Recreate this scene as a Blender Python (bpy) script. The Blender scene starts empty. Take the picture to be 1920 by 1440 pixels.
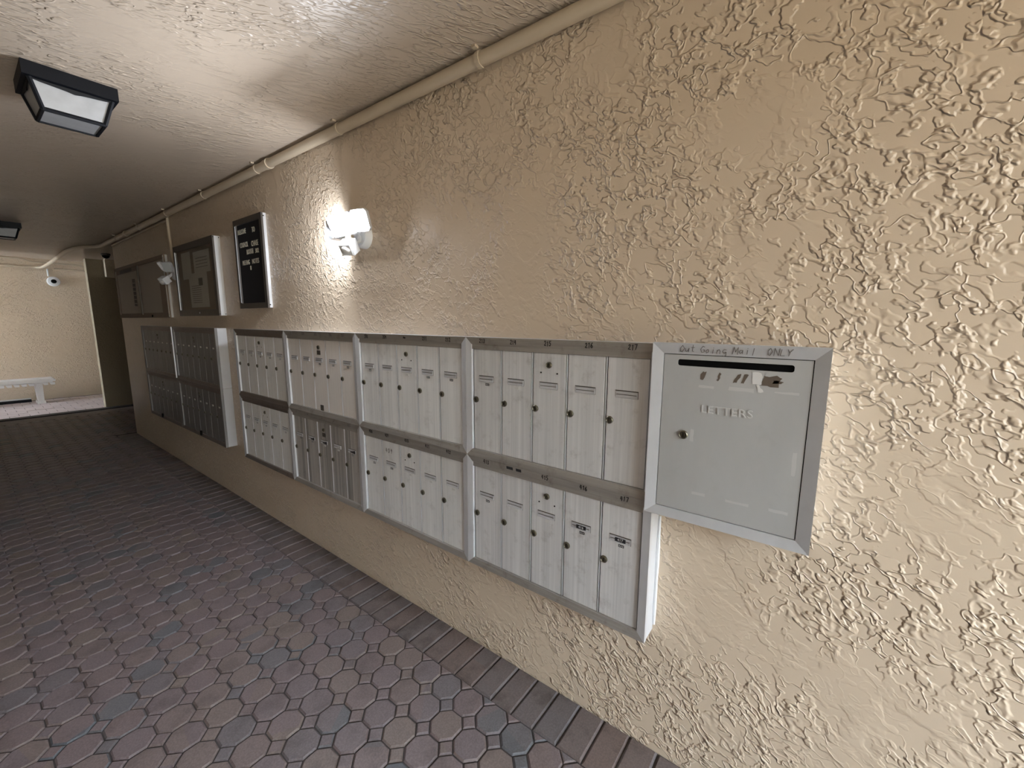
import bpy, math, random
import numpy as np
from mathutils import Vector, Matrix
random.seed(7)
S = bpy.context.scene
COL = S.collection

# ------------------------------------------------------------------ camera
CAM = Vector((-1.2985, 0.0, 1.4764)); YAW, PITCH, ROLL = 0.92651, 0.14916, 0.00418
FPX = 780.7
cam = bpy.data.cameras.new('camera'); cam_ob = bpy.data.objects.new('camera', cam); COL.objects.link(cam_ob)
cam.sensor_fit = 'HORIZONTAL'; cam.sensor_width = 36.0; cam.lens = FPX / 1920 * 36.0
cam.clip_start = 0.02; cam.clip_end = 200
_f = Vector((math.sin(YAW) * math.cos(PITCH), math.cos(YAW) * math.cos(PITCH), -math.sin(PITCH)))
_r = Vector((math.cos(YAW), -math.sin(YAW), 0)); _u = _r.cross(_f)
R2 = math.cos(ROLL) * _r + math.sin(ROLL) * _u; U2 = -math.sin(ROLL) * _r + math.cos(ROLL) * _u
m = Matrix.Identity(4)
for i in range(3):
    m[i][0] = R2[i]; m[i][1] = U2[i]; m[i][2] = -_f[i]; m[i][3] = CAM[i]
cam_ob.matrix_world = m
S.camera = cam_ob

# ------------------------------------------------------------------ sky, exposure
w = bpy.data.worlds.new('sky'); S.world = w; w.use_nodes = True
nt = w.node_tree; bg = nt.nodes['Background']
bg.inputs[0].default_value = (0.74, 0.87, 1.0, 1); bg.inputs[1].default_value = 25.0      # even bright overcast
vs = S.view_settings
vs.view_transform = 'Standard'; vs.look = 'None'; vs.exposure = 0.02; vs.gamma = 1.0; vs.use_curve_mapping = False
S.cycles.max_bounces = 6; S.cycles.diffuse_bounces = 3; S.cycles.glossy_bounces = 3

LED_POWER = 320.0

# ------------------------------------------------------------------ helpers
class MB:
    def __init__(s): s.v = []; s.f = []
    def add(s, vs_, fs):
        n = len(s.v); s.v += [tuple(p) for p in vs_]; s.f += [tuple(i + n for i in q) for q in fs]; return s
    def box(s, x0, x1, y0, y1, z0, z1):
        return s.add([(x0, y0, z0), (x1, y0, z0), (x1, y1, z0), (x0, y1, z0), (x0, y0, z1), (x1, y0, z1), (x1, y1, z1), (x0, y1, z1)],
                     [(0, 3, 2, 1), (4, 5, 6, 7), (0, 1, 5, 4), (1, 2, 6, 5), (2, 3, 7, 6), (3, 0, 4, 7)])
    def hexa(s, p):  # 4 lower + 4 upper corners
        return s.add(p, [(0, 3, 2, 1), (4, 5, 6, 7), (0, 1, 5, 4), (1, 2, 6, 5), (2, 3, 7, 6), (3, 0, 4, 7)])
    def cbox(s, x0, x1, y0, y1, z0, z1, c):
        """box whose -x face is chamfered by c"""
        s.add([(x1, y0, z0), (x1, y1, z0), (x1, y1, z1), (x1, y0, z1),
               (x0 + c, y0, z0), (x0 + c, y1, z0), (x0 + c, y1, z1), (x0 + c, y0, z1),
               (x0, y0 + c, z0 + c), (x0, y1 - c, z0 + c), (x0, y1 - c, z1 - c), (x0, y0 + c, z1 - c)],
              [(0, 1, 2, 3), (0, 4, 5, 1), (1, 5, 6, 2), (2, 6, 7, 3), (3, 7, 4, 0),
               (4, 8, 9, 5), (5, 9, 10, 6), (6, 10, 11, 7), (7, 11, 8, 4), (8, 11, 10, 9)])
        return s
    def tube(s, pts, r, n=10, cap=True):
        pts = [Vector(p) for p in pts]; base = len(s.v); up = None
        for i, p in enumerate(pts):
            d = (pts[min(i + 1, len(pts) - 1)] - pts[max(i - 1, 0)]).normalized()
            if up is None:
                up = Vector((0, 0, 1)) if abs(d.z) < .9 else Vector((1, 0, 0))
            a = d.cross(up)
            if a.length < 1e-4: a = d.cross(Vector((0, 1, 0)))
            a.normalize(); b = a.cross(d); up = b
            rr = r[i] if isinstance(r, (list, tuple)) else r
            for k in range(n):
                t = 2 * math.pi * k / n; s.v.append(tuple(p + a * (rr * math.cos(t)) + b * (rr * math.sin(t))))
        for i in range(len(pts) - 1):
            for k in range(n):
                q = base + i * n; s.f.append((q + k, q + (k + 1) % n, q + n + (k + 1) % n, q + n + k))
        if cap:
            s.f.append(tuple(base + k for k in range(n - 1, -1, -1)))
            q = base + (len(pts) - 1) * n; s.f.append(tuple(q + k for k in range(n)))
        return s
    def xform(s, M):
        s.v = [tuple(M @ Vector(p)) for p in s.v]; return s
    def mesh(s, name, mat, smooth=False):
        me = bpy.data.meshes.new(name); me.from_pydata(s.v, [], s.f); me.update()
        if mat: me.materials.append(mat)
        if smooth:
            me.polygons.foreach_set('use_smooth', [True] * len(me.polygons))
            try: me.set_sharp_from_angle(angle=math.radians(40))
            except Exception: pass
        return me
    def build(s, name, mat, parent=None, smooth=False):
        me = s.mesh(name, mat, smooth)
        import bmesh
        b = bmesh.new(); b.from_mesh(me); bmesh.ops.recalc_face_normals(b, faces=b.faces); b.to_mesh(me); b.free()
        return link(name, me, parent)

def link(name, me, parent=None, loc=None):
    o = bpy.data.objects.new(name, me); COL.objects.link(o); o.parent = parent
    if loc: o.location = loc
    return o
def tag(o, label=None, cat=None, group=None, kind=None):
    if label: o['label'] = label
    if cat: o['category'] = cat
    if group: o['group'] = group
    if kind: o['kind'] = kind
    return o
def empty(name, loc, label, cat, group=None):
    o = bpy.data.objects.new(name, None); COL.objects.link(o); o.location = loc; o.empty_display_size = .05
    return tag(o, label, cat, group)
def arc(cx, cy, r, a0, a1, n):
    return [(cx + r * math.cos(a0 + (a1 - a0) * i / n), cy + r * math.sin(a0 + (a1 - a0) * i / n)) for i in range(n + 1)]
def project(p):
    v = Vector(p) - CAM; z = v.dot(_f)
    return (960 + FPX * v.dot(R2) / z, 720 - FPX * v.dot(U2) / z, z)

# ------------------------------------------------------------------ materials
def new_mat(name, color=(.5, .5, .5), rough=.5, metal=0., spec=.5):
    mt = bpy.data.materials.new(name); mt.use_nodes = True
    b = mt.node_tree.nodes['Principled BSDF']
    b.inputs['Base Color'].default_value = (*color, 1); b.inputs['Roughness'].default_value = rough
    b.inputs['Metallic'].default_value = metal; b.inputs['Specular IOR Level'].default_value = spec
    return mt, mt.node_tree, b
def N(t, kind, **kw):
    n = t.nodes.new(kind)
    for k, v in kw.items():
        if k in n.inputs.keys() if hasattr(n.inputs, 'keys') else False: n.inputs[k].default_value = v
        else: setattr(n, k, v)
    return n
def math_node(t, op, a, b=None, c=None, clamp=False):
    n = t.nodes.new('ShaderNodeMath'); n.operation = op; n.use_clamp = clamp
    for i, x in enumerate((a, b, c)):
        if x is None: continue
        if isinstance(x, (int, float)): n.inputs[i].default_value = x
        else: t.links.new(x, n.inputs[i])
    return n.outputs[0]
def sstep(t, x, lo, hi):
    n = t.nodes.new('ShaderNodeMapRange'); n.interpolation_type = 'SMOOTHSTEP'
    t.links.new(x, n.inputs[0]); n.inputs[1].default_value = lo; n.inputs[2].default_value = hi
    return n.outputs[0]
def noise(t, vec, scale, detail=2., rough=.5, dist=0.):
    n = t.nodes.new('ShaderNodeTexNoise'); t.links.new(vec, n.inputs['Vector'])
    n.inputs['Scale'].default_value = scale; n.inputs['Detail'].default_value = detail
    n.inputs['Roughness'].default_value = rough; n.inputs['Distortion'].default_value = dist
    return n.outputs[0]
def mapping(t, vec, scale=(1, 1, 1), rot=(0, 0, 0), loc=(0, 0, 0)):
    n = t.nodes.new('ShaderNodeMapping'); t.links.new(vec, n.inputs[0])
    n.inputs['Scale'].default_value = scale; n.inputs['Rotation'].default_value = rot; n.inputs['Location'].default_value = loc
    return n.outputs[0]
def ramp(t, x, stops):
    n = t.nodes.new('ShaderNodeValToRGB'); t.links.new(x, n.inputs[0])
    el = n.color_ramp.elements
    while len(el) < len(stops): el.new(.5)
    for e, (p, c) in zip(el, stops): e.position = p; e.color = (*c, 1)
    return n.outputs[0]
def mixc(t, f, a, b, mode='MIX'):
    n = t.nodes.new('ShaderNodeMix'); n.data_type = 'RGBA'; n.blend_type = mode
    if isinstance(f, (int, float)): n.inputs[0].default_value = f
    else: t.links.new(f, n.inputs[0])
    for i, x in ((6, a), (7, b)):
        if isinstance(x, tuple): n.inputs[i].default_value = (*x, 1)
        else: t.links.new(x, n.inputs[i])
    return n.outputs[2]
def pos(t): return t.nodes.new('ShaderNodeNewGeometry').outputs['Position']
def objco(t): return t.nodes.new('ShaderNodeTexCoord').outputs['Object']

def stucco(name, color, rot, strength=1.0, rough=.42, stretch=(1, 1, 1), amount=1.0, spec=.5):
    """hand-trowelled skip texture: flat plaster lands, wandering ridges, clustered crumbs"""
    mt, t, b = new_mat(name, color, rough, 0, spec)
    P = pos(t)
    R = mapping(t, P, (1, 1, 1), rot)
    A = mapping(t, R, stretch)
    warp = t.nodes.new('ShaderNodeTexNoise'); t.links.new(P, warp.inputs['Vector']); warp.inputs['Scale'].default_value = 5.; warp.inputs['Detail'].default_value = 2.
    vm = t.nodes.new('ShaderNodeVectorMath'); vm.operation = 'MULTIPLY_ADD'
    t.links.new(warp.outputs['Color'], vm.inputs[0]); vm.inputs[1].default_value = (.06, .06, .06); t.links.new(A, vm.inputs[2])
    V = vm.outputs[0]
    patch = sstep(t, noise(t, P, 2.6, 2., .55), .33, .58)                     # where the plaster is worked
    n1 = noise(t, V, 7.5, 3., .58)
    ridge = math_node(t, 'SUBTRACT', 1., sstep(t, math_node(t, 'ABSOLUTE', math_node(t, 'SUBTRACT', n1, .5)), .0, .034))
    land = sstep(t, n1, .495, .54)
    n2 = noise(t, V, 27.0, 2., .55)
    crumbs = sstep(t, n2, .54, .64)
    n3 = noise(t, V, 17.0, 2., .55)
    ridge2 = math_node(t, 'SUBTRACT', 1., sstep(t, math_node(t, 'ABSOLUTE', math_node(t, 'SUBTRACT', n3, .47)), .0, .034))
    pm = math_node(t, 'MULTIPLY_ADD', patch, .92, .08)
    h = math_node(t, 'MULTIPLY', ridge, math_node(t, 'MULTIPLY_ADD', patch, .40, .14))
    h = math_node(t, 'MULTIPLY_ADD', land, .25, h)
    wk = math_node(t, 'MULTIPLY_ADD', crumbs, 1.0, math_node(t, 'MULTIPLY', ridge2, .55))
    h = math_node(t, 'MULTIPLY_ADD', wk, pm, h)
    bp = t.nodes.new('ShaderNodeBump'); bp.inputs['Strength'].default_value = strength; bp.inputs['Distance'].default_value = .0047 * amount
    t.links.new(h, bp.inputs['Height']); t.links.new(bp.outputs[0], b.inputs['Normal'])
    c = mixc(t, noise(t, P, 1.3, 3.), tuple(x * .95 for x in color), tuple(min(1, x * 1.04) for x in color))
    t.links.new(c, b.inputs['Base Color'])
    return mt

TAN = (.68, .55, .41)
M = {}
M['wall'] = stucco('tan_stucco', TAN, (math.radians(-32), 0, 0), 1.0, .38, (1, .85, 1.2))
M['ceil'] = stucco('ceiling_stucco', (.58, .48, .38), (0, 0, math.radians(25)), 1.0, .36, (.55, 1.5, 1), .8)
M['farwall'] = stucco('far_stucco', TAN, (0, math.radians(20), 0), .9, .5, (.8, 1, 1.4))
M['brown'] = stucco('brown_stucco', (.22, .17, .12), (0, 0, 0), .6, .6)
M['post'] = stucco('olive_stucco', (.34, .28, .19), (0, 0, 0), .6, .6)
M['light_block'] = stucco('pale_stucco', (.62, .52, .38), (0, 0, 0), .6, .6)

def paver(name, offs, cell=.1189, brick=False):
    mt, t, b = new_mat(name, (.2, .17, .16), .5, 0, .5)
    P = pos(t)
    sn = t.nodes.new('ShaderNodeVectorMath'); sn.operation = 'SUBTRACT'; t.links.new(P, sn.inputs[0]); sn.inputs[1].default_value = offs
    dv = t.nodes.new('ShaderNodeVectorMath'); dv.operation = 'DIVIDE'; t.links.new(sn.outputs[0], dv.inputs[0])
    dv.inputs[1].default_value = (10., .0992, 10.) if brick else (cell, cell, 10.)
    fl = t.nodes.new('ShaderNodeVectorMath'); fl.operation = 'FLOOR'; t.links.new(dv.outputs[0], fl.inputs[0])
    wn = t.nodes.new('ShaderNodeTexWhiteNoise'); wn.noise_dimensions = '3D'; t.links.new(fl.outputs[0], wn.inputs['Vector'])
    # laid in drifts: colour follows a slow noise plus a little per-stone scatter
    drift = noise(t, fl.outputs[0], .45, 2., .6)
    k = math_node(t, 'ADD', math_node(t, 'MULTIPLY', drift, .75), math_node(t, 'MULTIPLY', wn.outputs['Value'], .35))
    base = ramp(t, k, [(.22, (.125, .138, .152)), (.36, (.168, .162, .168)), (.45, (.212, .168, .170)), (.58, (.222, .170, .166)), (.72, (.236, .186, .162)), (.88, (.200, .150, .158))]) if not brick else \
        ramp(t, k, [(.25, (.152, .138, .142)), (.5, (.178, .146, .140)), (.75, (.192, .142, .126))])
    spk = sstep(t, noise(t, P, 160., 3., .6), .35, .7)
    base = mixc(t, .17, base, (.05, .035, .038))
    base = mixc(t, spk, mixc(t, .30, base, (.03, .026, .024)), base)
    dirt = sstep(t, noise(t, P, 9., 4., .65), .48, .68)
    base = mixc(t, math_node(t, 'MULTIPLY', dirt, .5 if brick else .28), base, (.045, .035, .028))
    t.links.new(base, b.inputs['Base Color'])
    bp = t.nodes.new('ShaderNodeBump'); bp.inputs['Strength'].default_value = .5; bp.inputs['Distance'].default_value = .002
    t.links.new(noise(t, P, 120., 4., .6), bp.inputs['Height']); t.links.new(bp.outputs[0], b.inputs['Normal'])
    rr = math_node(t, 'MULTIPLY_ADD', noise(t, P, 30., 3.), .25, .40); t.links.new(rr, b.inputs['Roughness'])
    return mt
LAT_B, LAT_S, LAT_Y = .1949, .1189, 1.2918
M['octagon'] = paver('octagon_paver', (-LAT_B, LAT_Y, 0))
M['dot'] = paver('square_paver', (-LAT_B - .5 * LAT_S, LAT_Y - .5 * LAT_S, 0))
M['brick'] = paver('border_brick', (5, 1.128, 0), brick=True)
M['joint'], _, _ = new_mat('sanded_joint', (.05, .042, .04), .9)
mt, t, b = new_mat('lit_pink_paver', (.42, .34, .35), .6)
t.links.new(mixc(t, noise(t, pos(t), 4., 3.), (.56, .47, .48), (.68, .60, .61)), b.inputs['Base Color']); M['pink'] = mt  # paled so the colour carries daylight on the courtyard floor
M['dark_band'], _, _ = new_mat('dark_floor_band', (.045, .038, .034), .8)

def alu(name, col, rough, metal, streak=.25, dirt=.2, sc=(55, 55, 1.2), dirtcol=(.16, .12, .08)):
    mt, t, b = new_mat(name, col, rough, metal)
    P = pos(t)
    s1 = noise(t, mapping(t, P, sc), 1.0, 4., .65)
    s2 = noise(t, mapping(t, P, (sc[0] * 4, sc[1] * 4, sc[2] * 3)), 1.0, 3., .6)
    k = math_node(t, 'ADD', math_node(t, 'MULTIPLY', s1, .65), math_node(t, 'MULTIPLY', s2, .35))
    c = mixc(t, sstep(t, k, .30, .70), tuple(x * (1 - streak) for x in col), tuple(min(1, x * (1 + streak * .5)) for x in col))
    d = sstep(t, noise(t, P, 14., 5., .7), .52, .75)
    c = mixc(t, math_node(t, 'MULTIPLY', d, dirt), c, dirtcol)
    t.links.new(c, b.inputs['Base Color'])
    r = math_node(t, 'MULTIPLY_ADD', s2, .25, rough - .1); t.links.new(r, b.inputs['Roughness'])
    return mt
M['door_a'] = alu('brushed_silver_door', (.76, .75, .74), .42, .22, .17, .28, (34, 34, .8))
M['door_b'] = alu('pale_silver_door', (.84, .83, .81), .45, .15, .12, .20, (34, 34, .8))
M['door_c'] = alu('cream_door', (.78, .73, .68), .5, .06, .06, .08)
M['door_c2'] = alu('reflection_streaked_door', (.55, .52, .48), .42, .3, .5, .25, (26, 26, .5))  # wavy reflections painted in as dark streaks
M['door_d'] = alu('chalky_white_door', (.86, .85, .82), .5, .1, .10, .12)
M['door_l'] = alu('shaded_grey_door', (.26, .25, .24), .42, .4, .2, .2)  # far bank's shade put into the door colour
M['stile'] = alu('satin_aluminium', (.68, .68, .69), .40, .30, .10, .15, (8, 8, 2))
M['rail'] = alu('tarnished_aluminium', (.42, .39, .35), .40, .45, .22, .45, (6, 1.2, 30), (.14, .10, .065))
M['rail_far'] = alu('browned_aluminium', (.26, .22, .195), .45, .6, .2, .4, (6, 1.2, 30), (.10, .07, .05))
M['body'] = alu('pale_sheet_metal', (.72, .73, .75), .45, .35, .06, .12, (6, 6, 2))
M['box_face'] = alu('grey_painted_steel', (.50, .50, .49), .5, .15, .05, .12, (5, 5, 2), (.30, .29, .27))
M['box_frame'] = alu('clear_aluminium', (.62, .625, .64), .40, .30, .06, .06, (5, 5, 3))
M['bronze'] = alu('bronze_frame', (.13, .115, .10), .4, .6, .1, .1)
M['lock'], _, _ = new_mat('brass_nickel', (.15, .135, .10), .32, .8)
M['dark'], _, _ = new_mat('black_void', (.004, .004, .004), .8, 0, .1)
M['ink'], _, _ = new_mat('black_marker', (.02, .017, .015), .6)
M['faint_ink'], _, _ = new_mat('worn_marker', (.16, .145, .135), .6)
M['tape'], _, _ = new_mat('black_label_tape', (.02, .02, .022), .35)
M['white_ink'], _, _ = new_mat('white_print', (.75, .75, .75), .6)
M['card'], _, _ = new_mat('white_card', (.70, .69, .66), .6)
M['residue'], _, _ = new_mat('sticker_residue', (.13, .10, .075), .8)
M['paper_bit'], _, _ = new_mat('torn_paper', (.72, .71, .69), .8)
M['smear_highlight'], _, _ = new_mat('adhesive_smear', (.58, .57, .555), .7)
M['pipe'], _, _ = new_mat('painted_conduit', (.56, .46, .335), .4)
M['white'], _, _ = new_mat('white_plastic', (.78, .79, .80), .4)
M['sensor'], _, _ = new_mat('sensor_lens', (.62, .60, .58), .3)
M['black_metal'], _, _ = new_mat('black_cast_metal', (.006, .007, .010), .5, 0, .2)
mt, t, b = new_mat('seeded_frosted_glass', (.55, .56, .57), .35)
t.links.new(mixc(t, noise(t, pos(t), 22., 3.), (.40, .41, .42), (.62, .63, .65)), b.inputs['Base Color']); b.inputs['Transmission Weight'].default_value = .35; M['frost'] = mt
mt, t, b = new_mat('led_panel', (.9, .9, .9), .4)
b.inputs['Emission Color'].default_value = (.84, .90, 1.0, 1); b.inputs['Emission Strength'].default_value = LED_POWER; M['led'] = mt
M['led_off'], _, _ = new_mat('led_panel_unlit', (.62, .66, .66), .25)
M['felt'], _, _ = new_mat('black_letter_felt', (.006, .006, .009), .9)
M['letters'], _, _ = new_mat('plastic_letters', (.62, .60, .50), .5)
M['bright_alu'] = alu('polished_aluminium_side', (.80, .81, .83), .34, .45, .04, .04, (4, 4, 2))
mt = bpy.data.materials.new('hazy_pane'); mt.use_nodes = True; t = mt.node_tree; t.nodes.remove(t.nodes['Principled BSDF'])
_tr = t.nodes.new('ShaderNodeBsdfTransparent'); _gl = t.nodes.new('ShaderNodeBsdfGlossy'); _gl.inputs['Roughness'].default_value = .08
_mx = t.nodes.new('ShaderNodeMixShader'); _mx.inputs[0].default_value = .10; _tr.inputs[0].default_value = (.92, .92, .90, 1)
t.links.new(_tr.outputs[0], _mx.inputs[1]); t.links.new(_gl.outputs[0], _mx.inputs[2]); t.links.new(_mx.outputs[0], t.nodes['Material Output'].inputs[0]); M['pane'] = mt
M['paper'], _, _ = new_mat('notice_paper', (.66, .62, .58), .8)
M['paper_print'], _, _ = new_mat('faded_print', (.16, .145, .14), .8)
M['cork'] = alu('backing_board', (.30, .25, .21), .8, 0, .1, .1)
M['cream_panel'], _, _ = new_mat('cream_panel', (.46, .41, .36), .6)
M['tan_panel'], _, _ = new_mat('tan_card', (.30, .24, .19), .7)
M['stone'], _, _ = new_mat('white_cast_stone', (.80, .78, .77), .6)
M['ground'], _, _ = new_mat('warm_paving', (.52, .43, .32), .8)

# ------------------------------------------------------------------ the setting
CEIL = 2.45; WALL_END = 7.18; Y0 = -3.0; XL = -2.4
def struct(name, mb, mat, label=None): return tag(mb.build(name, mat), label, kind='structure')
struct('wall_right', MB().box(0, .25, Y0, WALL_END, -.2, CEIL), M['wall'])
struct('wall_left', MB().box(XL - .2, XL, Y0, 9.5, -.2, CEIL), M['brown'])  # unseen wall, kept dark and close to cut bounced light
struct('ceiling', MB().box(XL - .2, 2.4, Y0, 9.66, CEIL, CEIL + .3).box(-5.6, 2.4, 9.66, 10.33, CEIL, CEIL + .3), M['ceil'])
struct('ceiling_courtyard', MB().box(-5.6, 2.4, 10.33, 11.85, 2.62, 2.9), M['ceil'])  # left end stretched out of view to cut sky light
struct('wall_far', MB().box(-6.0, 2.4, 11.6, 11.85, -.2, 2.62), M['farwall'])
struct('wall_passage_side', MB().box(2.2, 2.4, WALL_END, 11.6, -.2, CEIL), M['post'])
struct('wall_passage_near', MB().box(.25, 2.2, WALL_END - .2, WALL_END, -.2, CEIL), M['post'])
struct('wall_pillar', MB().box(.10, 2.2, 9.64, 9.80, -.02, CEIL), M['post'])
struct('blocker_wall_passage', MB().box(-6.0, -1.16, 9.50, 9.66, -.2, CEIL), M['farwall'])  # added out of view to keep courtyard light from the passage
struct('trim_1', MB().box(.305, .62, 9.50, 9.64, 2.172, CEIL), M['light_block'])
floor = struct('floor', MB().box(XL - .2, 2.2, Y0, 9.16, -.2, -.007), M['joint'])
struct('trim_2', MB().box(XL - .2, 2.2, 9.50, 9.66, -.2, .012), M['dark_band'])  # dark band across the far end of the floor
struct('trim_3', MB().box(XL - .2, 2.2, 9.16, 9.50, -.2, -.004), M['brick'])
ground = struct('ground_outside', MB().box(-14, 10, -16, Y0, -.2, -.01), M['ground'])
struct('blocker_wall_courtyard', MB().box(-6.0, -5.6, 9.3, 11.6, -.2, .5), M['farwall'])  # unseen wall added to block part of the courtyard's sky light
struct('blocker_wall_opposite', MB().box(-14, 10, -10.4, -10.0, -.2, 3.2), M['brown'])  # added behind the camera to hide low sky and darken the far passage
fcy = struct('floor_courtyard', MB().box(-6, 2.2, 9.66, 11.6, -.2, -.004), M['joint'])

# pavers of the main floor
def octa_mesh(name, mat, hs, t, c=.0055, gap=.0020):
    """chamfered octagon/diamond prism; hs half pitch, t corner cut (t=None: diamond of half-diagonal hs)"""
    def ring(off, z):
        if t is None:
            h = hs - off * math.sqrt(2); return [(h, 0, z), (0, h, z), (-h, 0, z), (0, -h, z)]
        h = hs - off; k = hs - t - off * (math.sqrt(2) - 1)
        return [(h, -k, z), (h, k, z), (k, h, z), (-k, h, z), (-h, k, z), (-h, -k, z), (-k, -h, z), (k, -h, z)]
    r0, r1, r2 = ring(gap, -.012), ring(gap, -.0055), ring(gap + c, 0.)
    n = len(r0); mb = MB()
    fs = [tuple(2 * n + i for i in range(n))]
    for i in range(n):
        j = (i + 1) % n; fs += [(i, j, n + j, n + i), (n + i, n + j, 2 * n + j, 2 * n + i)]
    mb.add(r0 + r1 + r2, fs)
    return mb.mesh(name, mat), mb
T = LAT_S * (1 - 1 / math.sqrt(2))
T = LAT_S / (2 + math.sqrt(2))
oct_me, oct_mb = octa_mesh('octagon_paver', M['octagon'], LAT_S / 2, T)
dot_me, dot_mb = octa_mesh('square_paver', M['dot'], T, None, .0045)
def lattice(shift):
    out = []
    for r in range(-20, 24):
        for i in range(-66, 21):
            x = -(LAT_B + (r + shift) * LAT_S); y = LAT_Y - (i + shift) * LAT_S
            if y > 9.1 or y < Y0 + .06 or x < XL + .06: continue
            if r < 0 or (shift == 0 and r == 0):
                if y < WALL_END + .07 or x > 2.1: continue
            px = project((x, y, 0)); area = -1
            if px[2] > .1 and -60 < px[0] < 1980 and -60 < px[1] < 1500:
                a = project((x + .03, y, 0)); b_ = project((x, y + .03, 0))
                area = abs((a[0] - px[0]) * (b_[1] - px[1]) - (a[1] - px[1]) * (b_[0] - px[0]))
                if px[0] < 0 or px[1] > 1440: area *= .3
            out.append((area, x, y))
    out.sort(key=lambda q: -q[0]); return out
def lay(name, me, mb, spots):
    rest = MB()
    for n, (a, x, y) in enumerate(spots):
        rz = random.uniform(-.0016, .0012)
        if n < 300 and a > 0:
            o = link(name, me, floor, (x, y, rz)); o.rotation_euler = (random.uniform(-.012, .012), random.uniform(-.012, .012), 0)
        else:
            rest.add([(p[0] + x, p[1] + y, p[2] + rz) for p in mb.v], mb.f)
    tag(rest.build(name + '_field', me.materials[0], floor), kind='stuff')
lay('octagon_paver', oct_me, oct_mb, lattice(.5)); lay('square_paver', dot_me, dot_mb, lattice(0))
# half squares cut along the border
tri = MB(); g = .0016; c = .0035
def tri_ring(o, z): return [(-o, -T + o * 2.4, z), (-o, T - o * 2.4, z), (-T + o * 1.5, 0, z)]
tri.add(tri_ring(g, -.012) + tri_ring(g, -.003) + tri_ring(g + c, 0), [(6, 7, 8)] + [f for i in range(3) for f in ((i, (i + 1) % 3, 3 + (i + 1) % 3, 3 + i), (3 + i, 3 + (i + 1) % 3, 6 + (i + 1) % 3, 6 + i))])
tri_me = tri.mesh('cut_paver', M['dot'])
for i in range(-48, 12):
    y = LAT_Y - i * LAT_S
    if Y0 + .1 < y < WALL_END: link('cut_paver', tri_me, floor, (-LAT_B, y, random.uniform(-.001, .001)))
# soldier course of bricks along the wall
bb = MB(); hw = .0992 / 2 - .0026
for z, o in ((-.012, 0), (-.006, 0), (0, .0060)):
    bb.v += [(-LAT_B + .002 + o, -hw + o, z), (-.001 - o, -hw + o, z), (-.001 - o, hw - o, z), (-LAT_B + .002 + o, hw - o, z)]
bb.f = [(8, 9, 10, 11)] + [f for i in range(4) for f in ((i, (i + 1) % 4, 4 + (i + 1) % 4, 4 + i), (4 + i, 4 + (i + 1) % 4, 8 + (i + 1) % 4, 8 + i))]
brick_me = bb.mesh('brick', M['brick'])
for i in range(-62, 24):
    y = 1.128 - (i + .5) * .0992
    if Y0 + .06 < y < WALL_END - .03:
        o = link('brick', brick_me, floor, (0, y, random.uniform(-.002, .001))); o.rotation_euler.y = random.uniform(-.006, .006)
# lit courtyard paving
ct = MB(); cell = .205
for i in range(-22, 9):
    for j in range(9):
        x = .08 + i * cell + (cell / 2 if j % 2 else 0); y = 9.68 + j * cell + .1
        if y + .1 > 11.6: continue
        oz = random.uniform(-.002, .002)
        ct.box(x + .003, x + cell - .003, y - .1 + .003, y + .1 - .003, -.01, oz)
tag(ct.build('courtyard_paver', M['pink'], fcy), kind='stuff')

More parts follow.
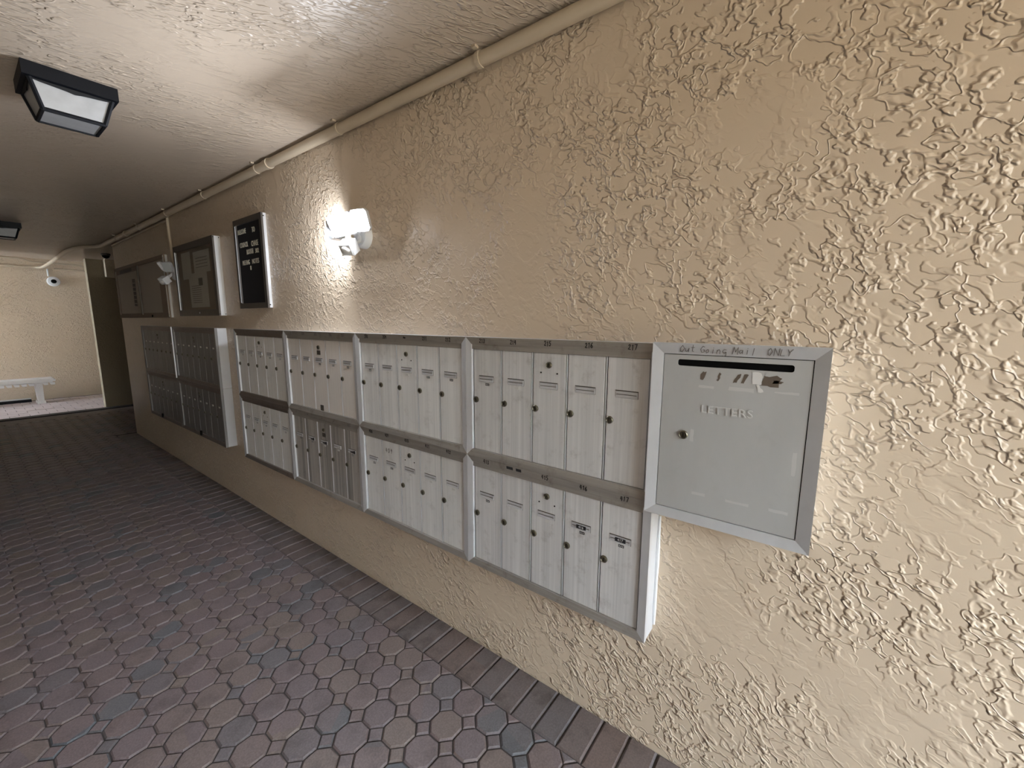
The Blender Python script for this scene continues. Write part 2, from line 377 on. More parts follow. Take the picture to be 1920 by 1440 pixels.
# ------------------------------------------------------------------ hand lettering and type
GL = {
 '0': [[(.5, 1), (.15, .8), (.1, .4), (.35, 0), (.7, .1), (.85, .5), (.75, .9), (.5, 1)]],
 '1': [[(.3, .8), (.55, 1), (.5, 0)]],
 '2': [[(.15, .75), (.4, 1), (.75, .85), (.6, .5), (.1, .05), (.9, .02)]],
 '3': [[(.15, .9), (.6, 1), (.8, .75), (.4, .52), (.8, .3), (.55, 0), (.1, .1)]],
 '4': [[(.35, 1), (.1, .4), (.85, .42)], [(.7, .95), (.62, 0)]],
 '5': [[(.85, 1), (.3, .98), (.22, .58), (.65, .6), (.8, .3), (.5, 0), (.1, .1)]],
 '6': [[(.7, 1), (.25, .6), (.15, .2), (.5, 0), (.8, .25), (.55, .5), (.2, .3)]],
 '7': [[(.1, .95), (.85, 1), (.45, 0)]],
 '8': [[(.5, .52), (.2, .75), (.5, 1), (.8, .75), (.5, .52), (.15, .25), (.5, 0), (.85, .25), (.5, .52)]],
 '9': [[(.8, .8), (.45, 1), (.2, .7), (.5, .5), (.8, .8), (.65, 0)]],
 'O': [[(.5, 1), (.1, .6), (.2, .1), (.6, 0), (.9, .5), (.5, 1)]],
 'u': [[(.1, .6), (.15, .1), (.5, .02), (.75, .3), (.8, .62)], [(.8, .6), (.82, 0)]],
 't': [[(.45, 1), (.45, .1), (.7, 0)], [(.15, .65), (.8, .68)]],
 'G': [[(.9, .85), (.5, 1), (.12, .5), (.4, 0), (.85, .15), (.85, .45), (.55, .45)]],
 'o': [[(.5, .6), (.15, .35), (.35, .02), (.75, .15), (.75, .5), (.5, .6)]],
 'i': [[(.5, .6), (.5, 0)], [(.5, .85), (.52, .9)]],
 'n': [[(.15, .6), (.15, 0)], [(.15, .4), (.5, .62), (.75, .45), (.78, 0)]],
 'g': [[(.75, .55), (.4, .62), (.15, .3), (.45, .05), (.75, .3), (.78, -.2), (.5, -.35), (.15, -.25)]],
 'M': [[(.05, 0), (.15, 1), (.5, .35), (.85, 1), (.95, 0)]],
 'a': [[(.75, .55), (.35, .6), (.15, .25), (.4, .02), (.75, .3), (.75, .6), (.82, 0)]],
 'l': [[(.5, 1), (.45, 0)]],
 'N': [[(.1, 0), (.12, 1), (.85, 0), (.88, 1)]],
 'L': [[(.15, 1), (.12, 0), (.85, .03)]],
 'Y': [[(.1, 1), (.5, .5), (.9, 1)], [(.5, .5), (.45, 0)]],
 '~': [[(0, .4), (.2, .7), (.35, .3), (.55, .75), (.7, .25), (.95, .55)], [(.05, .25), (.9, .35)]],
 '-': [[(.1, .5), (.9, .52)]],
}
def strokes(text, h, lw, jitter=.05, slant=.1, pitch=.62):
    mb = MB(); x = 0
    for ch in text:
        if ch == ' ': x += h * .5; continue
        dy = random.uniform(-.06, .06) * h; sc = random.uniform(.92, 1.1)
        for ln in GL[ch]:
            p = [Vector((x + h * (.55 * sc * q[0] + slant * q[1] + random.uniform(-jitter, jitter) * .5), dy + h * sc * (q[1] + random.uniform(-jitter, jitter)), 0)) for q in ln]
            for a, b_ in zip(p, p[1:]):
                d = (b_ - a)
                if d.length < 1e-6: continue
                e = d.normalized(); nrm = Vector((-e.y, e.x, 0)) * lw / 2; a2, b2 = a - e * lw * .3, b_ + e * lw * .3
                mb.hexa([a2 - nrm, b2 - nrm, b2 + nrm, a2 + nrm] + [v + Vector((0, 0, .0005)) for v in (a2 - nrm, b2 - nrm, b2 + nrm, a2 + nrm)])
        x += h * pitch
    return mb, x
def frame(origin, right, up):
    r = Vector(right).normalized(); u = Vector(up).normalized(); n = r.cross(u); M4 = Matrix.Identity(4)
    for i in range(3): M4[i][0] = r[i]; M4[i][1] = u[i]; M4[i][2] = n[i]; M4[i][3] = origin[i]
    return M4
def hand(name, text, centre, right, up, h, lw, mat, parent, width=None, **kw):
    mb, wd = strokes(text, h, lw, **kw); k = (width / wd) if width else 1.
    mb.xform(Matrix.Translation((-wd / 2, -h / 2, 0))).xform(Matrix.Diagonal((k, 1, 1, 1))).xform(frame(centre, right, up))
    return mb.build(name, mat, parent)
def typed(name, text, centre, right, up, size, depth, mat, parent, width=None, bold=0.):
    cu = bpy.data.curves.new(name, 'FONT'); cu.body = text; cu.size = size; cu.extrude = depth / 2; cu.align_x = 'CENTER'; cu.align_y = 'CENTER'; cu.resolution_u = 3; cu.offset = bold
    o = bpy.data.objects.new(name, cu); COL.objects.link(o)
    dg = bpy.context.evaluated_depsgraph_get(); me = bpy.data.meshes.new_from_object(o.evaluated_get(dg))
    bpy.data.objects.remove(o); bpy.data.curves.remove(cu)
    xs = [v.co.x for v in me.vertices]; k = width / (max(xs) - min(xs)) if width and xs else 1.
    me.transform(frame(centre, right, up) @ Matrix.Diagonal((k, 1, 1, 1))); me.name = name
    me.materials.clear(); me.materials.append(mat)
    return link(name, me, parent)

# ------------------------------------------------------------------ mailboxes
UW, UH = .7655, .4805; ZB = .4545; YB = .3785
XF, XI, XD = -.082, -.0785, -.070          # ridge, inner edge of trim, door face
FW = .027                                 # width of the sloped trim
def lock_meshes(r):
    a = MB(); ring = []
    n = 14
    prof = [(0., r), (-.004, r), (-.006, r * .82), (-.0035, r * .66), (-.0050, r * .60), (-.0050, .0)]
    for x, rr in prof: ring.append([(x, rr * math.cos(2 * math.pi * k / n), rr * math.sin(2 * math.pi * k / n)) for k in range(n)])
    for q in ring: a.v += q
    for i in range(len(prof) - 1):
        for k in range(n): a.f.append((i * n + k, i * n + (k + 1) % n, (i + 1) * n + (k + 1) % n, (i + 1) * n + k))
    return a.mesh('lock', M['lock'], True)
LOCK = lock_meshes(.0124)
KEYHOLE = MB().box(-.0056, -.004, -.0012, .0012, -.006, .006).mesh('keyhole', M['dark'])
def holder_mesh():
    a = MB(); w_, h_, e = .036, .0098, .0022
    a.box(-.003, 0, -w_, w_, h_ - e, h_); a.box(-.003, 0, -w_, w_, -h_, -h_ + e); a.box(-.003, 0, -w_, -w_ + e, -h_ + e, h_ - e)
    a.box(-.0022, -.0014, -w_ * .9, w_ * .9, -.0009, .0009); a.box(-.0009, 0, -w_ + e, w_, -h_ + e, h_ - e)
    me = a.mesh('card_holder', M['stile']); me.materials.append(M['bronze'])
    nb_ = len(a.f); a.box(-.0006, 0, -w_ - .0016, w_ + .0008, -h_ - .0010, h_ + .0034)  # dark rim behind the holder: its shadow line put into the colour
    me2 = a.mesh('card_holder', M['stile']); me2.materials.append(M['bronze'])
    for i_, p_ in enumerate(me2.polygons):
        if i_ >= nb_ or 18 <= i_ < 24: p_.material_index = 1
    return me2
HOLDER = holder_mesh()
LABEL = MB().box(-.0008, 0, -.0095, .0095, -.0045, .0045).mesh('number_label', M['tape'])
PALE_LABEL = MB().box(-.0008, 0, -.0095, .0095, -.0045, .0045).mesh('number_label', M['card'])
ARROW = lock_meshes(.0115); HOLE = None
hm = MB().tube([(.0, 0, 0), (-.0012, 0, 0)], .003, 8); HOLE = hm.mesh('screw_hole', M['dark'])
SPOT = MB().box(-.0009, 0, -.0011, .0011, -.0018, .0018).mesh('label_digit', M['white_ink'])

def mailbox_unit(y0, z0, uw, n, label, group, mats, numbers=None, style='plain', ink='ink', holder_mat=None, small=False):
    dm, sm, rm, bm = mats
    root = empty('mailbox_unit', (-.001, y0, z0), label, 'mailbox', group)
    H = UH - .0006; W = uw - .0006
    MB().box(-.064, 0, .001, W - .001, .001, H - .001).build('body', bm, root)
    MB().box(-.0646, -.0639, FW * .9, W - FW * .9, FW * .9, H - FW).build('door_gap_shade', M['dark'], root)  # black sheet painting the shade in the gaps between doors
    def trim(name, o0, o1, i0, i1, mat):   # outer edge o0->o1, inner edge i0->i1 given as (y, z)
        p = []
        for x_out, x_in in ((-.0642, -.0642), (XF, XI)):
            p += [(x_out, *o0), (x_out, *o1), (x_in, *i1), (x_in, *i0)]
        return MB().hexa(p).build(name, mat, root)
    a, b_, c_, d_ = (0, 0), (W, 0), (W, H), (0, H)
    ia, ib, ic, id_ = (FW, FW), (W - FW, FW), (W - FW, H - FW), (FW, H - FW)
    trim('side_trim', a, d_, ia, id_, sm); trim('side_trim', b_, c_, ib, ic, sm)
    trim('bottom_trim', a, b_, ia, ib, rm); top = trim('top_trim', d_, c_, id_, ic, rm)
    MB().box(XI + .003, -.0642, FW, W - FW, H - FW - .019, H - FW).build('header_strip', rm, root)
    zt, zb = H - FW - .020, FW + .001
    p = (W - 2 * FW) / n
    door_me = bpy.data.meshes.get('mailbox_door_%s_%d' % (dm.name, n))
    if door_me is None:
        door_me = MB().cbox(-.0045, 0, -p / 2 + .0050, p / 2 - .0050, zb, zt, .0012).mesh('mailbox_door_%s_%d' % (dm.name, n), dm)
    mull = MB().box(-.0070, 0, -.0015, .0015, zb, zt).mesh('door_divider', sm)
    for k in range(n):                       # k = 0 is the door on the left as one faces the wall
        yc = W - FW - (k + .5) * p
        d = link('mailbox_door', door_me, root, (-.0655, yc, 0))
        hy = p / 2
        if k: link('door_divider', mull, root, (-.0643, yc + hy, 0))
        lk = link('lock', LOCK, d, (-.0045, hy - .0165, .232)); lk.rotation_euler.x = random.uniform(-.5, .5)
        ky = link('keyhole', KEYHOLE, d, (-.0045, hy - .0165, .232)); ky.rotation_euler.x = random.uniform(-.6, .6)
        hz = .318
        if style == 'far':
            link('name_card', HOLDER_SMALL, d, (-.0045, 0, hz))
        else:
            link('card_holder', HOLDER, d, (-.0045, hy - .069, hz))
            lb = link('number_label', LABEL if random.random() < .6 else PALE_LABEL, d, (-.0045, hy - .074, hz - .0205))
            for q in (-1, 0, 1):
                if lb.data is LABEL: link('label_digit', SPOT, d, (-.0052, hy - .074 + q * .0055, hz - .0205))
        if k == n // 2:
            link('master_lock', ARROW, d, (-.0045, 0, .392)); k2 = link('keyhole', KEYHOLE, d, (-.0045, 0, .392))
            if style == 'plain':
                for s in (-1, 1): link('screw_hole', HOLE, d, (-.0045, s * .033, .364))
            else:
                MB().box(-.0058, -.0045, -.018, .018, .350, .374).build('dark_sticker', M['bronze'], d)
        if numbers:
            tx = numbers[k]
            if tx:
                zc = H - FW * .5; xc = (XF + XI) / 2 - .0006
                upv = Vector((XF - XI, 0, FW)).normalized()
                hand('number', tx, (xc, yc + random.uniform(-.015, .015), zc), (0, -1, 0), upv, .0155 if tx[0] != '~' else .012, .0026 if ink == 'ink' else .0022, M[ink], top)
    return root
hw_ = MB(); hw_.box(-.0016, 0, -.034, .034, -.009, .009); hw_.box(-.0026, -.0016, -.028, .028, -.006, .006)
HOLDER_WHITE = hw_.mesh('card_holder', M['card'])
HOLDER_SMALL = MB().box(-.002, 0, -.014, .014, -.006, .006).mesh('name_card', M['card'])

GR = 'five-door mailbox units in the long wall bank'
silver = (M['door_a'], M['stile'], M['rail'], M['body'])
pale = (M['door_b'], M['stile'], M['rail'], M['body'])
UP, LO = ZB + UH, ZB
nb = lambda a: [str(a + i) for i in range(5)]
A1 = mailbox_unit(YB, UP, UW, 5, 'upper silver mailbox unit numbered 213 to 217, beside the letters collection box', GR, silver, nb(213))
A0 = mailbox_unit(YB, LO, UW, 5, 'lower silver mailbox unit nearest the letters box, handwritten 415 to 417 on its header', GR, silver, ['413', '', '415', '416', '417'])
B1 = mailbox_unit(YB + UW, UP, UW, 5, 'upper pale silver mailbox unit numbered 208 to 212, second from the letters box', GR, pale, ['208', '209', '~~', '211', '212'])
B0 = mailbox_unit(YB + UW, LO, UW, 5, 'lower pale mailbox unit with 409 handwritten on its second door', GR, pale, ['408', '409', '410', '411', '412'])
cream = (M['door_c'], M['stile'], M['rail'], M['body']); grey = (M['door_c2'], M['stile'], M['rail'], M['body'])
C1 = mailbox_unit(YB + 2 * UW, UP, UW, 5, 'upper cream mailbox unit with smooth doors and one dark square sticker', GR, cream, ['203', '204', '205', '206', '207'], 'cream', 'faint_ink')
C0 = mailbox_unit(YB + 2 * UW, LO, UW, 5, 'lower grey mailbox unit with doors streaked by painted reflections and torn name cards', GR, grey, ['~', '~', '~', '~', '407'], 'grey', 'faint_ink')
white = (M['door_d'], M['stile'], M['rail_far'], M['body'])
D1 = mailbox_unit(YB + 3 * UW, UP, UW, 5, 'upper white mailbox unit with brown header at the far end of the long bank', GR, white, ['~'] * 5, 'plain', 'faint_ink')
D0 = mailbox_unit(YB + 3 * UW, LO, UW, 5, 'lower white mailbox unit with brown rails at the far end of the long bank', GR, white, ['~'] * 5, 'plain', 'faint_ink')
# 409 written on a door of the lower pale unit
bd = [o for o in B0.children if o.name.startswith('mailbox_door')]
hand('number', '409', (-.0049, .012, .385), (0, -1, 0), (0, 0, 1), .021, .0028, M['faint_ink'], bd[1], pitch=.9)
# black printed cards in the two nearest lower doors
ad = [o for o in A0.children if o.name.startswith('mailbox_door')]
for k, tx in ((3, '416'), (4, '417')):
    MB().box(-.0082, -.0072, -.018, .018, .3115, .3245).build('printed_card', M['tape'], ad[k])
    typed('card_number', tx, (-.0085, 0, .318), (0, -1, 0), (0, 0, 1), .013, .0006, M['white_ink'], ad[k])
# taped-over number on the lower header
at = [o for o in A0.children if o.name.startswith('top_trim')][0]
upv = Vector((XF - XI, 0, FW)).normalized()
for dy, wd in ((.02, .030), (-.022, .024)):
    MB().box(-wd / 2, wd / 2, -.0055, .0055, 0, .0008).xform(frame(((XF + XI) / 2 - .0006, UW - FW - 1.5 * .1423 + dy, UH - FW * .5), (0, -1, 0), upv)).build('label_tape', M['tape'], at)
# dark squares and torn cards on the third column
cd = [o for o in C1.children if o.name.startswith('mailbox_door')]
MB().box(-.0058, -.0045, -.017, .017, .020, .060).build('dark_sticker', M['bronze'], cd[2])
gd = [o for o in C0.children if o.name.startswith('mailbox_door')]
for k in (1, 2, 3, 4):
    hw2 = random.uniform(.008, .02)
    MB().hexa([(-.009, -.034, .309), (-.0078, -.004 + hw2, .311), (-.0078, -.002 + hw2, .316), (-.009, -.034, .327), (-.0084, -.034, .309), (-.0072, -.004 + hw2, .311), (-.0072, -.002 + hw2, .316), (-.0084, -.034, .327)]).build('torn_card', M['tape'] if k != 3 else M['card'], gd[k])
# left bank: surface-mounted seven-door units
GL_ = 'seven-door mailbox units in the far wall bank'
LW = 1.062; LY = 3.805
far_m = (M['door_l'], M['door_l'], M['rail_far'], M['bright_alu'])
L = [mailbox_unit(LY, UP, LW, 7, 'upper shaded seven-door mailbox unit with bright side panel facing the long bank', GL_, far_m, None, 'far'),
     mailbox_unit(LY, LO, LW, 7, 'lower shaded seven-door mailbox unit with bright side panel facing the long bank', GL_, far_m, None, 'far'),
     mailbox_unit(LY + LW, UP, LW, 7, 'upper shaded seven-door mailbox unit at the far end of the wall', GL_, far_m, None, 'far'),
     mailbox_unit(LY + LW, LO, LW, 7, 'lower shaded seven-door mailbox unit at the far end of the wall', GL_, far_m, None, 'far')]
MB().box(-.0885, -.066, -.0001, .016, .002, UH - .002).build('edge_strip', M['bright_alu'], L[2])
for u, yy in ((L[1], .545), (L[3], .62)):
    MB().box(-.0865, -.076, yy, yy + .03, .012, .05).build('latch', M['dark'], u)

# ------------------------------------------------------------------ collection box
cb = empty('collection_box', (0, 0, .909), 'grey outgoing mail collection box marked LETTERS with a black slot', 'mail box')
CY0, CY1, CH, CX = -.014, .396, .5105, -.100
MB().box(-.083, 0, CY0 + .004, .376, .004, CH - .004).build('body', M['body'], cb)
fo = .0305
def ctrim(o0, o1, i0, i1):
    p = []
    for xo, xi in ((-.084, -.084), (CX, -.093)): p += [(xo, *o0), (xo, *o1), (xi, *i1), (xi, *i0)]
    return MB().hexa(p).build('frame_trim', M['box_frame'], cb)
a, b_, c_, d_ = (CY0, 0), (CY1, 0), (CY1, CH), (CY0, CH)
ia, ib, ic, id_ = (CY0 + fo, fo * .88), (CY1 - fo, fo * .88), (CY1 - fo, CH - fo), (CY0 + fo, CH - fo)
ctrim(a, b_, ia, ib); ctrim(b_, c_, ib, ic); ct_ = ctrim(d_, c_, id_, ic); ctrim(a, d_, ia, id_)
MB().box(-.0855, -.084, CY0 + fo - .003, CY1 - fo + .003, fo * .88 - .003, CH - fo + .003).build('box_gap_shade', M['dark'], cb)  # black backing stands for the shade around the door edge
dy0, dy1, dz0, dz1 = CY0 + fo + .002, CY1 - fo - .002, fo * .88 + .002, CH - fo - .002
sy0, sy1, sz0, sz1 = .055, .327, 1.3565 - .909, 1.3745 - .909
dr = MB(); xo, xb = -.0915, -.0856
rad = (sz1 - sz0) * .32
inner = arc(sy1 - rad, sz1 - rad, rad, 0, math.pi / 2, 4) + arc(sy0 + rad, sz1 - rad, rad, math.pi / 2, math.pi, 4) + arc(sy0 + rad, sz0 + rad, rad, math.pi, 1.5 * math.pi, 4) + arc(sy1 - rad, sz0 + rad, rad, 1.5 * math.pi, 2 * math.pi, 4)
outer = []
for (y, z) in inner:
    cy, cz = (sy0 + sy1) / 2, (sz0 + sz1) / 2
    i = len(outer)
    outer.append((dy1 if y > cy else dy0, dz1 if z > cz else dz0))
n_ = len(inner)
for x in (xo, xb):
    dr.v += [(x, *q) for q in inner] + [(x, *q) for q in outer]
for i in range(n_):
    j = (i + 1) % n_; B = 2 * n_
    if outer[i] == outer[j]: dr.f += [(i, j, n_ + i), (B + i, B + n_ + i, B + j)]
    else: dr.f += [(i, j, n_ + j, n_ + i), (B + i, B + n_ + i, B + n_ + j, B + j), (n_ + i, n_ + j, B + n_ + j, B + n_ + i)]
    dr.f.append((i, B + i, B + j, j))
cdoor = dr.build('box_door', M['box_face'], cb)
MB().box(-.0858, -.0854, sy0 - .004, sy1 + .004, sz0 - .004, sz1 + .004).build('letter_slot', M['dark'], cb)
typed('embossed_lettering', 'LETTERS', (xo - .0006, .1955, 1.2405 - .909), (0, -1, 0), (0, 0, 1), .030, .0024, M['smear_highlight'], cdoor, .123)  # raised letters coloured paler, standing for light on their edges
lk = link('lock', LOCK, cdoor, (xo, .299, 1.162 - .909)); link('keyhole', KEYHOLE, cdoor, (xo, .299, 1.162 - .909))
def patch(name, mat, y, z, w_, h_, shear=0., parent=cdoor, th=.0006, jag=.0):
    pts = [(-w_ / 2, -h_ / 2), (w_ / 2, -h_ / 2), (w_ / 2, h_ / 2), (-w_ / 2, h_ / 2)]
    ring = []
    for k in range(4):
        p0, p1 = pts[k], pts[(k + 1) % 4]
        for q in range(3):
            f = q / 3; ring.append((p0[0] + (p1[0] - p0[0]) * f + random.uniform(-jag, jag), p0[1] + (p1[1] - p0[1]) * f + random.uniform(-jag, jag)))
    mb = MB(); n = len(ring)
    mb.add([(xo + .0001, y - a_ - shear * b2, z - .909 + b2) for a_, b2 in ring] + [(xo - th, y - a_ - shear * b2, z - .909 + b2) for a_, b2 in ring],
           [tuple(range(n - 1, -1, -1)), tuple(range(n, 2 * n))] + [(k, (k + 1) % n, n + (k + 1) % n, n + k) for k in range(n)])
    return mb.build(name, mat, parent)
patch('sticker_residue', M['residue'], .259, 1.333, .010, .022, .2, jag=.0018)
patch('sticker_residue', M['residue'], .219, 1.332, .006, .021, .25, jag=.0018)
patch('sticker_residue', M['residue'], .176, 1.332, .009, .024, .4, jag=.0015)
patch('sticker_residue', M['residue'], .160, 1.332, .008, .024, .4, jag=.0015)
patch('sticker_residue', M['residue'], .100, 1.333, .036, .026, .2, jag=.004)
patch('sticker_residue', M['residue'], .086, 1.330, .020, .006, .5, jag=.002)
patch('paper_scrap', M['paper_bit'], .132, 1.336, .022, .030, -.1, th=.0009, jag=.002)
patch('paper_scrap', M['paper_bit'], .125, 1.311, .010, .018, -.5, th=.0009, jag=.002)
for (y, z, w_, h_) in ((.249, 1.303, .038, .006), (.165, 1.304, .058, .009), (.066, 1.305, .050, .004), (.249, .998, .034, .008), (.152, .997, .056, .007), (.058, 1.0, .042, .008)):
    patch('adhesive_smear', M['smear_highlight'], y, z, w_, h_, 0, th=.0004, jag=.001)
patch('adhesive_smear', M['smear_highlight'], .277, 1.163, .008, .034, 0, th=.0004, jag=.001)
patch('adhesive_smear', M['smear_highlight'], .036, 1.13, .009, .06, 0, th=.0004, jag=.001)
hand('handwriting', 'Out Going Mail  ONLY', (-.0975, .192, CH - fo * .5), (0, -1, 0), Vector((-.007, 0, fo)), .0175, .0013, M['faint_ink'], ct_, width=.262, slant=.12)
# bead of caulk where the bank meets the wall
ck = MB().tube([(-.002, YB - .003, ZB + .02 + i * .055) for i in range(8)], [.004 + .003 * random.random() for _ in range(8)], 6).build('caulk_bead', M['white'])
tag(ck, 'uneven white caulk bead down the edge of the lower mailbox unit', 'caulk')

# ------------------------------------------------------------------ security floodlights
def floodlight(loc, label, lit, hx):
    root = empty('floodlight', loc, label, 'light', 'three-head security lights on the mailbox wall')
    n = 20; mb = MB()   # round wall plate
    for x, r in ((0, .060), (-.022, .058), (-.034, .046), (-.037, 0)):
        mb.v += [(x, r * math.cos(2 * math.pi * k / n), r * math.sin(2 * math.pi * k / n)) for k in range(n)]
    for i in range(3):
        for k in range(n): mb.f.append((i * n + k, i * n + (k + 1) % n, (i + 1) * n + (k + 1) % n, (i + 1) * n + k))
    mb.f.append(tuple(range(n)))
    mb.build('wall_plate', M['white'], root, True)
    heads = hx
    for (c, ang, tilt, w_, h_) in heads:
        # local frame: panel normal along -x rotated by ang about z (positive turns to +y), tilted down
        R_ = Matrix.Translation(c) @ Matrix.Rotation(-ang, 4, 'Z') @ Matrix.Rotation(-tilt, 4, 'Y')
        hb = MB(); a, b2, k = w_ / 2, h_ / 2, .012
        o = [(-a + k, -b2), (a - k, -b2), (a, -b2 + k), (a, b2 - k), (a - k, b2), (-a + k, b2), (-a, b2 - k), (-a, -b2 + k)]
        for x, s in ((0, 1.), (.020, .97), (.034, .70)): hb.v += [(x, q[0] * s, q[1] * s) for q in o]
        hb.f = [tuple(range(8)), tuple(range(23, 15, -1))] + [(i * 8 + q, i * 8 + (q + 1) % 8, (i + 1) * 8 + (q + 1) % 8, (i + 1) * 8 + q) for i in range(2) for q in range(8)]
        hd = hb.xform(R_).build('lamp_head', M['body'], root)
        s = .90
        pb = MB(); pb.v = [(-.0008, q[0] * s, q[1] * s) for q in o]; pb.v += [(-.003, q[0] * s * .97, q[1] * s * .97) for q in o]
        pb.f = [tuple(range(8, 16))] + [(q, (q + 1) % 8, 8 + (q + 1) % 8, 8 + q) for q in range(8)]
        pb.xform(R_).build('led_panel', M['led'] if lit else M['led_off'], hd)
        e = R_ @ Vector((.03, 0, 0)); MB().tube([e, (e.x * .5 - .01, e.y * .45, e.z * .6), (-.025, e.y * .2, e.z * .3)], .011, 8).build('swivel_arm', M['white'], root)
    return root
def sensor(root, off):
    R_ = Matrix.Translation(off) @ Matrix.Rotation(math.radians(22), 4, 'Z') @ Matrix.Rotation(math.radians(-35), 4, 'Y')
    MB().cbox(-.03, .03, -.034, .034, -.030, .030, .006).xform(R_).build('sensor_housing', M['white'], root)
    n = 10; mb = MB()
    for i in range(5):
        a = math.pi / 2 * i / 4; x = -.030 - .016 * math.sin(a); r = .025 * math.cos(a) + .0005
        mb.v += [(x, r * math.cos(2 * math.pi * k / n), r * math.sin(2 * math.pi * k / n) * .8) for k in range(n)]
    for i in range(4):
        for k in range(n): mb.f.append((i * n + k, i * n + (k + 1) % n, (i + 1) * n + (k + 1) % n, (i + 1) * n + k))
    mb.xform(R_).build('sensor_lens', M['sensor'], root, True)
    MB().tube([Vector(off) + Vector((.02, 0, .015)), (-.05, off[1] * .4, off[2] * .4), (-.03, 0, 0)], .011, 8).build('sensor_arm', M['white'], root)
R = math.radians
fl1 = floodlight((0, 1.90, 1.893), 'lit white floodlight glaring on the wall above the mailboxes', True,
                 [((-.140, -.015, .030), R(2), R(25), .215, .098), ((-.138, -.162, .032), R(-16), R(20), .092, .096), ((-.090, .128, .030), R(80), R(8), .092, .096)])
sensor(fl1, (-.125, -.045, -.072))
fl2 = floodlight((0, 4.86, 1.90), 'unlit white floodlight between the two bulletin boards', False,
                 [((-.090, .035, .050), R(35), R(30), .12, .088), ((-.085, -.075, .045), R(-25), R(20), .10, .09)])
sensor(fl2, (-.09, .02, -.065))

# ------------------------------------------------------------------ boards
def board(name, label, y0, y1, z0, z1, depth, fw, mats, ft=.012):
    root = empty(name, (0, y0, z0), label, 'notice board'); W_, H_ = y1 - y0, z1 - z0; fm, sm, bm = mats
    MB().box(-depth + ft, 0, .0015, W_ - .0015, .0015, H_ - .0015).build('case', sm, root)
    MB().box(-depth + ft - .001, -depth + ft, fw * .8, W_ - fw * .8, fw * .8, H_ - fw * .8).build('backing', bm, root)
    def tr(nm, o0, o1, i0, i1):
        p = []
        for x in (-depth + ft, -depth): p += [(x, *o0), (x, *o1), (x, *i1), (x, *i0)]
        return MB().hexa(p).build(nm, fm, root)
    a, b2, c2, d2 = (0, 0), (W_, 0), (W_, H_), (0, H_); ia, ib, ic, id2 = (fw, fw), (W_ - fw, fw), (W_ - fw, H_ - fw), (fw, H_ - fw)
    tr('frame_bar', a, b2, ia, ib); tr('frame_bar', b2, c2, ib, ic); tr('frame_bar', c2, d2, ic, id2); tr('frame_bar', d2, a, id2, ia)
    return root
lbd = board('letter_board', 'black felt letter board with white letters and a bright aluminium side', 2.974, 3.424, 1.560, 2.165, .030, .036, (M['bronze'], M['bright_alu'], M['felt']))
yr = lambda y: y - 2.974; zr = lambda z: z - 1.560
for tx, yc, zc, wd, hh in (('WELCOME', 3.312, 2.081, .135, .034), ('TO', 3.125, 2.075, .045, .034), ('COUNCIL', 3.292, 1.992, .13, .034), ('CHASE', 3.120, 1.987, .105, .036),
                           ('BOOTH', 3.205, 1.940, .10, .034), ('302', 3.095, 1.937, .055, .030), ('MEETING', 3.280, 1.872, .115, .032), ('NOTES', 3.130, 1.872, .105, .032), ('8', 3.212, 1.832, .017, .030)):
    typed('lettering', tx, (-.0205, yr(yc), zr(zc)), (0, -1, 0), (0, 0, 1), hh * 1.4, .002, M['letters'], lbd, wd)
for zz in (.02, .585): MB().tube([(-.015, -.001, zz), (-.015, .003, zz)], .004, 8).build('screw', M['dark'], lbd)
MB().box(-.033, -.030, .414, .419, .04, .565).build('glass_edge', M['bright_alu'], lbd)

bbd = board('bulletin_cabinet', 'glazed bulletin cabinet with bronze frame and bright aluminium side', 3.765, 4.70, 1.512, 2.110, .052, .050, (M['bronze'], M['bright_alu'], M['cork']))
def sheet(par, nm, mat, y, z, w_, h_, x, rot=0.):
    mb = MB().box(x, x + .0006, -w_ / 2, w_ / 2, -h_ / 2, h_ / 2).xform(Matrix.Translation((0, y, z)) @ Matrix.Rotation(rot, 4, 'X') @ Matrix.Translation((0, 0, 0)))
    return mb.build(nm, mat, par)
sheet(bbd, 'notice_sheet', M['paper'], .42, .21, .42, .28, -.0425); sheet(bbd, 'notice_sheet', M['paper'], .30, .43, .36, .17, -.0425)
s2 = sheet(bbd, 'notice_sheet', M['paper'], .66, .42, .22, .22, -.0425)
for i in range(9): sheet(bbd, 'print_line', M['paper_print'], .47, .11 + i * .017, .22, .004, -.0432)
for i in range(4): sheet(bbd, 'print_line', M['paper_print'], .30, .39 + i * .024, .26, .004, -.0432)
sheet(bbd, 'print_block', M['paper_print'], .36, .275, .09, .06, -.0432)
MB().box(-.0520, -.0495, .052, .883, .052, .546).build('glass_pane', M['pane'], bbd)
for z_ in (.024,): MB().tube([(-.0545, .42, z_), (-.050, .42, z_)], .007, 8).build('lock', M['bright_alu'], bbd)
MB().box(-.056, -.052, .885, .892, .05, .55).build('glass_edge', M['bright_alu'], bbd)
for yy in (-.002,):
    for zz in (.012, .586):
        for xx in (-.008, -.046): MB().tube([(xx, yy, zz), (xx, .003, zz)], .0035, 6).build('screw', M['dark'], bbd)
tbd = board('double_bulletin_board', 'shallow double bulletin board with bare cream panels at the far end', 5.085, 7.085, 1.500, 2.092, .028, .034, (M['tan_panel'], M['bright_alu'], M['cork']), .010)
sheet(tbd, 'panel', M['cream_panel'], .50, .30, .88, .50, -.0215); sheet(tbd, 'panel', M['cream_panel'], 1.46, .28, .92, .46, -.0215)
sheet(tbd, 'tan_card', M['tan_panel'], .15, .20, .17, .32, -.0225)
MB().box(-.030, -.018, .955, .99, .03, .56).build('mullion', M['bronze'], tbd)
